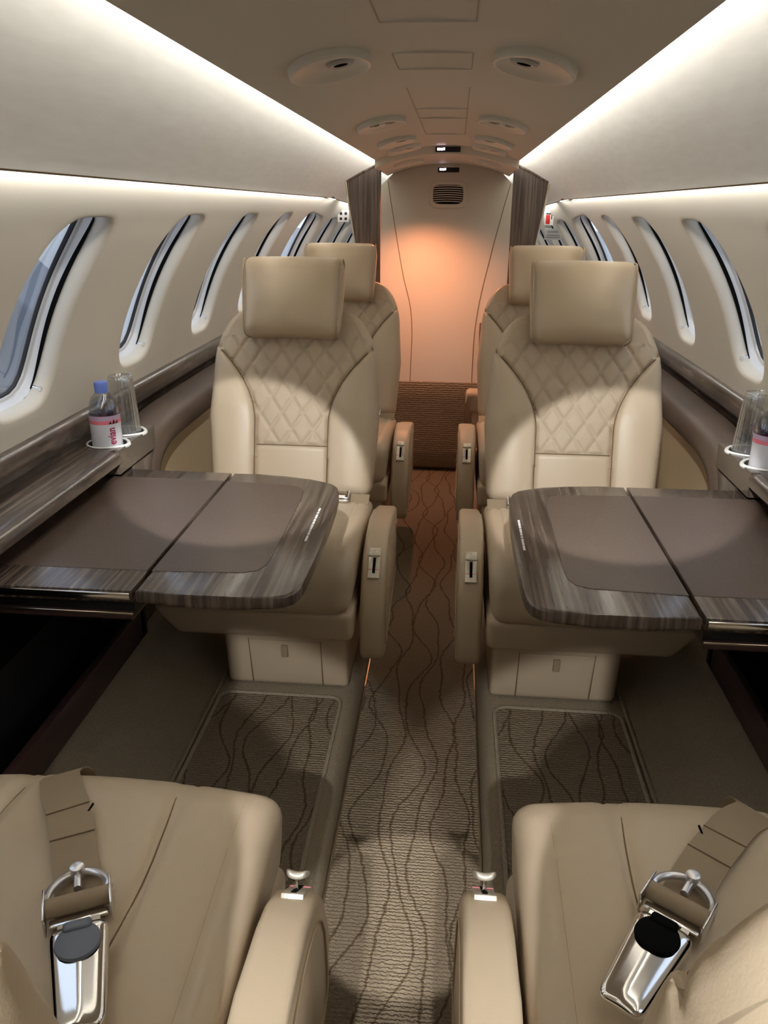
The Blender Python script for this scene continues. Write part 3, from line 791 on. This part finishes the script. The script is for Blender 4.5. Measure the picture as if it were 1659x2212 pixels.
for proto, s, nm in ((pr_, -1, 'left'), (pl_, 1, 'right')):      # seats facing aft, turned about
    f = copy_tree(proto); f.location = (s*SX, FORE[s], 0); f.rotation_euler = (0, 0, PI); fore[s] = f
    tag(f, 'tan seat with open belt and chrome buckle on its cushion, %s of aisle' % nm, 'seat', 'tan leather cabin seats')
    lean = {-1: math.radians(9.5), 1: math.radians(10)}[s]
    for ch in f.children:
        if ch.name.startswith(('backrest', 'headrest')): ch.rotation_euler = (-lean, 0, 0)
        for g_ in list(ch.children):
            if g_.name.startswith('edge_piping'): bpy.data.objects.remove(g_)
    # belt: world path -> seat-local
    X0, Yf = s*SX, FORE[s]
    def loc(x, y, dz=.004):
        xl, yl = -(x-X0), -(y-Yf); return Vector((xl, yl, ctop(xl, max(.0, yl))+dz))
    if s < 0: path = [(-.466, .842), (-.440, .80), (-.402, .745), (-.378, .700), (-.352, .655), (-.334, .618)]
    else: path = [(.470, .862), (.435, .830), (.398, .785), (.365, .745), (.338, .705), (.317, .675)]
    pp = spline([Vector((x, y, 0)) for x, y in path], 6); P = []
    for i, p in enumerate(pp):
        t = (pp[min(i+1, len(pp)-1)]-pp[max(i-1, 0)]).normalized(); d = Vector((t.y, -t.x, 0)); k = i/(len(pp)-1)
        q = loc(p.x, p.y, .004+.010*sin(PI*k)**2*(.4 if s > 0 else 1)*abs(sin(5*k)))
        P.append((q, (-d.x, -d.y, .10*sin(7*k)*k*(1 if s < 0 else .2))))
    st = P[0][0]; d0 = P[0][1]
    P = [(st+Vector((0, -.048, -.10)), d0), (st+Vector((0, -.046, -.06)), d0), (st+Vector((0, -.038, -.028)), d0), (st+Vector((0, -.022, -.010)), d0), (st+Vector((0, -.010, -.002)), d0)]+P
    belt = ribbon(P, .052).obj('seat_belt', 'webbing', f)
    for k in (.42, .56):
        q, d = P[int(k*len(P))]; dv = Vector(d).normalized()
        MB().tube([q-dv*.0262+Vector((0, 0, .0028)), q+dv*.0262+Vector((0, 0, .0028))], .0009, 6).obj('strap_fold', 'seam', belt)
    q, d = P[int(.47*len(P))]; dv = Vector(d).normalized()
    eg = q+dv*.0262*(-1 if dv.x > 0 else 1)*(-s)+Vector((0, 0, .002))
    MB().tube([eg+Vector((0, -.006, 0)), eg+Vector((0, .008, 0))], .0016, 6).obj('strap_keeper', 'matte_black', belt)
    e0, e1 = P[-5][0], P[-1][0]; h = (e0-e1); ang = math.atan2(h.y, h.x)-PI/2
    buckle(belt, e1+Vector((0, 0, -.002))+h.normalized()*-.01, ang, 'latch_blue' if s < 0 else 'matte_black', 1.1)
for p_, sg in ((pl_, 1), (pr_, -1)): lap_belt(sg, p_)
for proto, s, nm in ((pl_, -1, 'left'), (pr_, 1, 'right')):
    a = copy_tree(proto); a.location = (s*SX, 1.615+.955, 0)
    tag(a, 'rear tan leather seat in front of the dark wood partition, %s of aisle' % nm, 'seat', 'tan leather cabin seats')
    proto.location = (s*SX, 1.615, 0)
    tag(proto, 'tan quilted leather seat standing directly behind the %s fold-out table' % nm, 'seat', 'tan leather cabin seats')

# ------------------------------------------------------------------ bottles and cups in the wells
def bottle(s, nm):
    c = (s*.762, 1.757, .618); r = empty('water_bottle', c, 0); tag(r, 'small clear water bottle with blue cap in the cup well of the %s ledge' % nm, 'bottle')
    prof = [(.024, 0), (.0285, .004), (.0305, .012), (.0305, .04), (.0300, .07), (.0305, .10), (.0312, .122), (.0305, .138), (.0275, .152), (.0225, .163), (.0165, .171), (.0128, .177), (.0126, .186)]
    MB().lathe([(r_*1.12, z_) for r_, z_ in prof], n=40).obj('bottle_body', 'bottle_glass', r)
    MB().lathe([(.0317, .03), (.0319, .10), (.0322, .128), (.0285, .150), (.022, .160)], n=32).obj('water', 'bottle_glass', r)
    MB().lathe([(.0153, .174), (.0156, .176), (.0156, .196), (.0150, .1985), (.0125, .2)], n=48, ribs=24, ribamp=.012).obj('cap', 'blue_cap', r)
    lab = MB().lathe([(0.0352, .040), (0.0350, .06), (0.0350, .09), (0.0355, .104)], n=40, cap0=False, cap1=False).obj('label', 'label_white', r)
    MB().lathe([(0.0355, .104), (0.0357, .113)], n=40, cap0=False, cap1=False).obj('label_band', 'label_pink', lab)
    MB().lathe([(0.0357, .113), (0.0358, .124)], n=40, cap0=False, cap1=False).obj('label_band', 'label_mauve', lab)
    # lettering running up the label
    cu_ = bpy.data.curves.new('lettering', 'FONT'); cu_.body = 'evian'; cu_.size = .0200; cu_.resolution_u = 4; cu_.offset = .0004
    to = bpy.data.objects.new('tmp', cu_); COL.objects.link(to); bpy.context.view_layer.update()
    dg = bpy.context.evaluated_depsgraph_get(); tm = to.evaluated_get(dg).to_mesh()
    V = [v.co.copy() for v in tm.vertices]; F = [tuple(p.vertices) for p in tm.polygons]; to.evaluated_get(dg).to_mesh_clear()
    bpy.data.objects.remove(to); bpy.data.curves.remove(cu_)
    a0 = math.radians(-32 if s < 0 else -170)
    out = []
    for v in V:
        a = a0-v.y*1.35/.0357; out.append((.0358*cos(a), .0358*sin(a), .055+v.x))
    if s < 0: mesh('lettering', out, F, 'ink_red', lab, smooth=False)
    mb = MB()
    for k, (da, hz) in enumerate(((.0, .006), (.24, .010), (.48, .007))):
        a = a0-.30+da
        tri = [(a-.11, .1045), (a+.11, .1055), (a+.05, .1045+hz*1.2)]
        if s < 0: mb.add([(.0360*cos(q), .0360*sin(q), z) for q, z in tri], [(0, 1, 2)])
    if s < 0: mb.obj('label_peaks', 'ink_black', lab, smooth=False)
    return r
bottle(-1, 'left'); bottle(1, 'right')
for s, nm in ((-1, 'left'), (1, 'right')):
    r = empty('plastic_cup', (s*.762, 1.866, .612)); tag(r, 'clear ribbed plastic cup upside down in the cup well of the %s ledge' % nm, 'cup')
    MB().lathe([(.0385, 0), (.0385, .05), (.0350, .11), (.0300, .19), (.0288, .196), (.0262, .198), (.024, .1935), (.012, .1930)], n=96, cap0=False, ribs=28, ribamp=.02).obj('cup_wall', 'cup_glass', r)
    MB().tube([(.0270*cos(2*PI*i/36), .0270*sin(2*PI*i/36), .198) for i in range(36)], .0014, 6, closed=True).obj('foot_ring', 'cup_glass', r)
    MB().lathe([(.0352, 0), (.0340, .06), (.0300, .12), (.0262, .186), (.010, .187)], n=48, cap0=False).obj('inner_cup', 'cup_glass', r)
    if s > 0:
        q = []; 
        for i in range(13):
            a = PI+1.0-1.5*i/12+.0; q.append((a, .088+.012*(i/12)**2, .0005+.0016*sin(PI*i/12)))
        mb = MB(); V = []
        for a, z, t in q:
            R1 = .0374-.0045*max(0, (z-.05)/.06)+.0008
            V += [(R1*cos(a), R1*sin(a), z-t), (R1*cos(a), R1*sin(a), z+t)]
        mb.add(V, [(2*i, 2*i+1, 2*i+3, 2*i+2) for i in range(12)]).obj('printed_mark', 'ink_black', r, smooth=False)

# ------------------------------------------------------------------ ceiling fixtures
def spot(name, loc, aim, watt, size, blend, col=(.97, .98, 1.0), rad=.012):
    l = bpy.data.lights.new(name, 'SPOT'); l.energy = watt; l.spot_size = math.radians(size); l.spot_blend = blend; l.color = col; l.shadow_soft_size = rad
    o = bpy.data.objects.new(name, l); COL.objects.link(o); o.location = loc
    o.rotation_euler = (Vector(aim)-Vector(loc)).to_track_quat('-Z', 'Y').to_euler()
    return o
def fixture(s, y, kind, nm, order):
    yy = y; xo = .165; dz = -.030 if y > STEP else 0
    slope = math.atan(-2*.66*xo)
    c = Vector((s*xo, yy, cz(xo)+dz-.0005))
    r = empty('reading_light', c); r.rotation_euler = (0, -slope*s*-1 if 0 else s*(-slope), 0)
    tag(r, '%s in the ceiling, %s row from the front, %s side' % (kind, order, nm), 'ceiling light', 'oval ceiling units')
    A, B = .067, .108
    def el(a, b, z, n=40): return [Vector((a*cos(2*PI*i/n), b*sin(2*PI*i/n), z-.70*(a*cos(2*PI*i/n))**2)) for i in range(n)]
    MB().loft([el(A, B, .002), el(A*1.0, B, -.008), el(A*.98, B*.96, -.012), el(A*.93, B*.87, -.0125), el(A*.82, B*.74, -.007), el(A*.6, B*.5, -.0022), el(A*.3, B*.25, -.0015)], cap=False).obj('bezel', 'ceil_fixture', r)
    n = 40; V = el(A*.31, B*.26, -.0015); mesh('dish', V, [tuple(range(n))], 'ceil_fixture', r)
    if kind.startswith('oval air'):
        MB().lathe([(.022, .004), (.024, -.004), (.020, -.008), (.012, -.007)], (-s*.018, 0, 0), 24, False, False).obj('nozzle', 'grey_plastic', r)
        MB().lathe([(.0125, -.0065), (.004, -.004)], (-s*.018, 0, 0), 24, False, True).obj('nozzle_mouth', 'matte_black', r)
    else:
        MB().lathe([(.017, .004), (.018, -.005), (.014, -.009), (.009, -.008)], (-s*.026, 0, 0), 20, False, False).obj('eyeball', 'grey_plastic', r)
        MB().lathe([(.0095, -.0078), (.003, -.006)], (-s*.026, 0, 0), 20, False, True).obj('lens', 'lamp_lens' if not kind.endswith('lit warm') else 'lamp_warm', r)
        if kind.endswith('lit warm'): spot('warm_reading_lamp', c+Vector((-s*.026, -.002, -.016)), (-.03, 3.50, 0), 25, 125, 1., (1, .36, .165), .009)
        MB().lathe([(.018, .004), (.020, -.004), (.016, -.008), (.008, -.007)], (s*.014, 0, 0), 20, False, False).obj('air_nozzle', 'grey_plastic', r)
        MB().box(-.007-s*.002, .007-s*.002, -.022, -.012, -.010, -.002, .001).obj('switch', 'white_plastic', r)
    return r
ords = ['first', 'second', 'third', 'fourth', 'fifth']
for k, y in enumerate((1.43, 2.36, 2.96, 3.32, 3.68)):
    for s, nm in ((-1, 'left'), (1, 'right')):
        kd = 'oval air outlet' if k in (0, 2) else 'oval reading light and air outlet'
        if k == 4 and s < 0: kd = 'oval reading light lit warm'
        fixture(s, y, kd, nm, ords[k])

# lit signs
def sign(c, rx, label):
    r = empty('lit_sign', c); r.rotation_euler = (rx, 0, 0); tag(r, label, 'sign')
    MB().box(-.050, .050, -.004, .004, -.010, .010, .001).obj('sign_case', 'black', r)
    mb = MB().box(-.042, -.032, -.0052, -.0038, -.004, .005).box(-.029, -.020, -.0052, -.0038, -.004, .005).box(-.018, -.012, -.0052, -.0038, -.003, .006)
    mb.obj('sign_glow', 'sign_glow', r, smooth=False)
sign((.004, STEP-.003, 1.4195), 0, 'small black lit sign on the ceiling step')
sign(onbulk(969, 367, .004), -.3, 'small black lit sign on top of the bulkhead')

# air grille on the bulkhead
r = empty('air_grille', onbulk(968, 421, .0)); r.rotation_euler = (-math.atan(.36), 0, 0); tag(r, 'pale air grille with dark horizontal slots on the bulkhead', 'vent')
def se(a, b, n=48, p=4.5): return [(a*math.copysign(abs(cos(2*PI*i/n))**(2/p), cos(2*PI*i/n)), b*math.copysign(abs(sin(2*PI*i/n))**(2/p), sin(2*PI*i/n))) for i in range(n)]
mb = MB(); mb.loft([[Vector((x, 0, z)) for x, z in se(.090, .066)], [Vector((x, -.006, z)) for x, z in se(.086, .062)], [Vector((x, -.007, z)) for x, z in se(.072, .046)], [Vector((x, -.001, z)) for x, z in se(.071, .045)]], cap=False)
mb.obj('grille_frame', 'bulkhead_skin', r)
mesh('grille_back', [Vector((x, -.0015, z)) for x, z in se(.073, .047)], [tuple(range(48))], 'matte_black', r)
for k in range(8):
    z = lerp(.036, -.036, k/7)
    pts = [Vector((x*.071/6, -.006, z+.004*(1-(x/6)**2))) for x in range(-6, 7)]
    rows = [[p+Vector((0, -.0015, .0016)), p+Vector((0, -.0015, -.0016)), p+Vector((0, .003, -.0016)), p+Vector((0, .003, .0016))] for p in pts]
    MB().loft(rows).obj('slat', 'bulkhead_skin', r)

# placards on the aft sidewalls
def placard(px, py, side, ww, hh, name, label, draw):
    d = ray(px, py); best = None; t = 2.
    while t < 6.5:
        p = CAMP+d*t; rr_ = math.hypot(p.x/taper(p.y), (p.z-CZ)/tz(p.y))
        if rr_ >= CR-.002: break
        t += .004
    th = math.atan2(abs(p.x)/taper(p.y), (p.z-CZ)/tz(p.y)); q1 = S(side, p.y+.02, th)-S(side, p.y-.02, th); q2 = S(side, p.y, th+.02)-S(side, p.y, th-.02); nrm = q1.cross(q2).normalized()
    if nrm.x*side > 0: nrm = -nrm
    ty = Vector((0, 1, 0)); ty = (ty-nrm*ty.dot(nrm)).normalized(); tup = nrm.cross(ty)
    if tup.z < 0: tup = -tup
    if side < 0: ty = ty
    else: ty = -ty
    nrm2 = Vector((-.30*side, -.94, -.10)).normalized(); tup = (Vector((0, 0, 1))-nrm2*nrm2.z).normalized(); ty = tup.cross(nrm2)
    mt = Matrix((ty, -nrm2, tup)).transposed().to_4x4(); mt.translation = p+nrm*.012+Vector((0, -ww*.3, 0))
    r = empty(name, p); r.matrix_world = mt; tag(r, label, 'placard')
    MB().box(-ww/2, ww/2, -.0012, .004, -hh/2, hh/2, .0008, 1).obj('plate', draw[0], r)
    for i, (x0, x1, z0, z1, m_) in enumerate(draw[1]):
        MB().box(x0, x1, -.0020, -.0010, z0, z1).obj('print', m_, r, smooth=False)
placard(739, 463, -1, .056, .056, 'first_aid_placard', 'square first aid placard with a pale cross on the left aft sidewall',
        ('sign_white', [(-.018, -.006, .006, .018, 'ink_black'), (.006, .018, .006, .018, 'ink_black'), (-.018, -.006, -.018, -.006, 'ink_black'), (.006, .018, -.018, -.006, 'ink_black')]))
placard(1189, 468, 1, .046, .064, 'extinguisher_placard', 'white placard with a red fire extinguisher symbol on the right aft sidewall',
        ('sign_white', [(-.014, .006, -.026, .016, 'sign_red'), (-.014, .016, .018, .024, 'ink_black'), (.011, .016, -.004, .016, 'ink_black')]))
placard(1198, 503, 1, .088, .052, 'notice_placard', 'grey notice placard with two lines of small print on the right aft sidewall',
        ('sign_grey', [(-.028, .028, .010, .014, 'ink_grey'), (-.032, .032, -.006, -.002, 'ink_grey'), (-.036, .036, -.016, -.012, 'ink_grey')]))

# ------------------------------------------------------------------ aft right corner: side seat cushion, strap and dark recess
r = empty('aft_side_seat', (.203, 3.60, 0)); tag(r, 'aft side seat cushion with a hanging strap beside the bulkhead', 'seat')
MB().rbox(.075, .05, .05, .02, 5, 4, 4, 4, lambda p: (p.x-.005, p.y, p.z+.375)).obj('cushion', 'leather', r)
MB().rbox(.06, .04, .165, .015, 5, 4, 4, 3, lambda p: (p.x+.012, p.y, p.z+.165)).obj('cushion_base', 'leather', r)
ribbon([((-.06, -.05, .40), (1, 0, .3)), ((-.072, -.056, .37), (1, 0, .4)), ((-.076, -.058, .32), (1, 0, .2)), ((-.065, -.050, .25), (1, 0, 0)), ((-.05, -.043, .15), (1, 0, 0))], .024).obj('strap', 'webbing', r)
r = empty('wood_recess', onbulk(1040, 757, .0)); r.rotation_euler = (-math.atan(.36), 0, 0); tag(r, 'dark wood recess frame low on the bulkhead beside the right partition', 'recess')
MB().box(-.014, .09, -.012, .0, -.13, .13, .006).obj('recess_frame', 'brown_lacquer', r)
MB().box(-.008, .08, -.014, -.004, -.12, .118, .003).obj('recess_panel', 'wood_z', r)

# ------------------------------------------------------------------ lamps out of view, inferred from light patches, fittings not modelled
for s in (-1, 1):
    nm = 'left' if s < 0 else 'right'
    spot('seat_reading_lamp_%s_offscreen' % nm, (s*.15, .50, 1.40), (s*.50, 1.98, .46), SPOT_W*2.2, 23, .15)
    spot('lap_reading_lamp_%s_offscreen' % nm, (s*.15, -.43, 1.40), (s*.32, .66, .42), SPOT_W*1.9, 26, .2)
spot('added_aisle_spot_offscreen', (-.15, .50, 1.40), (.0, 1.08, 0), SPOT_W*1.6, 13, .15)  # added for the bright aisle floor patch; a second lamp here is assumed

# ------------------------------------------------------------------ outside: apron and hangar
g = MB().add([(-120, -120, -1.6), (120, -120, -1.6), (120, 120, -1.6), (-120, 120, -1.6)], [(0, 1, 2, 3)]).obj('ground', 'tarmac', smooth=False); struct(g, 'grey apron outside the windows')
r = empty('service_cart', (-6.6, 11.4, -1.6)); tag(r, 'dark grey sloped service cart on the apron outside the left window', 'cart')
MB().prism([(-1.3, .35), (1.3, .35), (1.3, 1.1), (.25, 2.05), (-.5, 1.9), (-1.3, 1.2)], 'Y', -.8, .8, .05).obj('cart_body', 'hangar', r, smooth=False)
for qx in (-.85, .85):
    for qy in (-.7, .7):
        m_ = MB().lathe([(.15, -.1), (.36, -.1), (.38, -.05), (.38, .05), (.36, .1), (.15, .1)], n=20); m_.V = [Vector((v.x+qx, v.z+qy, v.y+.38)) for v in m_.V]; m_.obj('wheel', 'rubber', r)
r = empty('hangar', (-34, 34, -1.6)); tag(r, 'dark grey pitched hangar seen through the left window', 'building')
MB().box(-9, 9, -9, 9, 0, 5).obj('hangar_wall', 'hangar', r, smooth=False)
MB().prism([(-9.5, 5), (9.5, 5), (0, 9.5)], 'Y', -9.5, 9.5).obj('hangar_roof', 'hangar_roof', r, smooth=False)
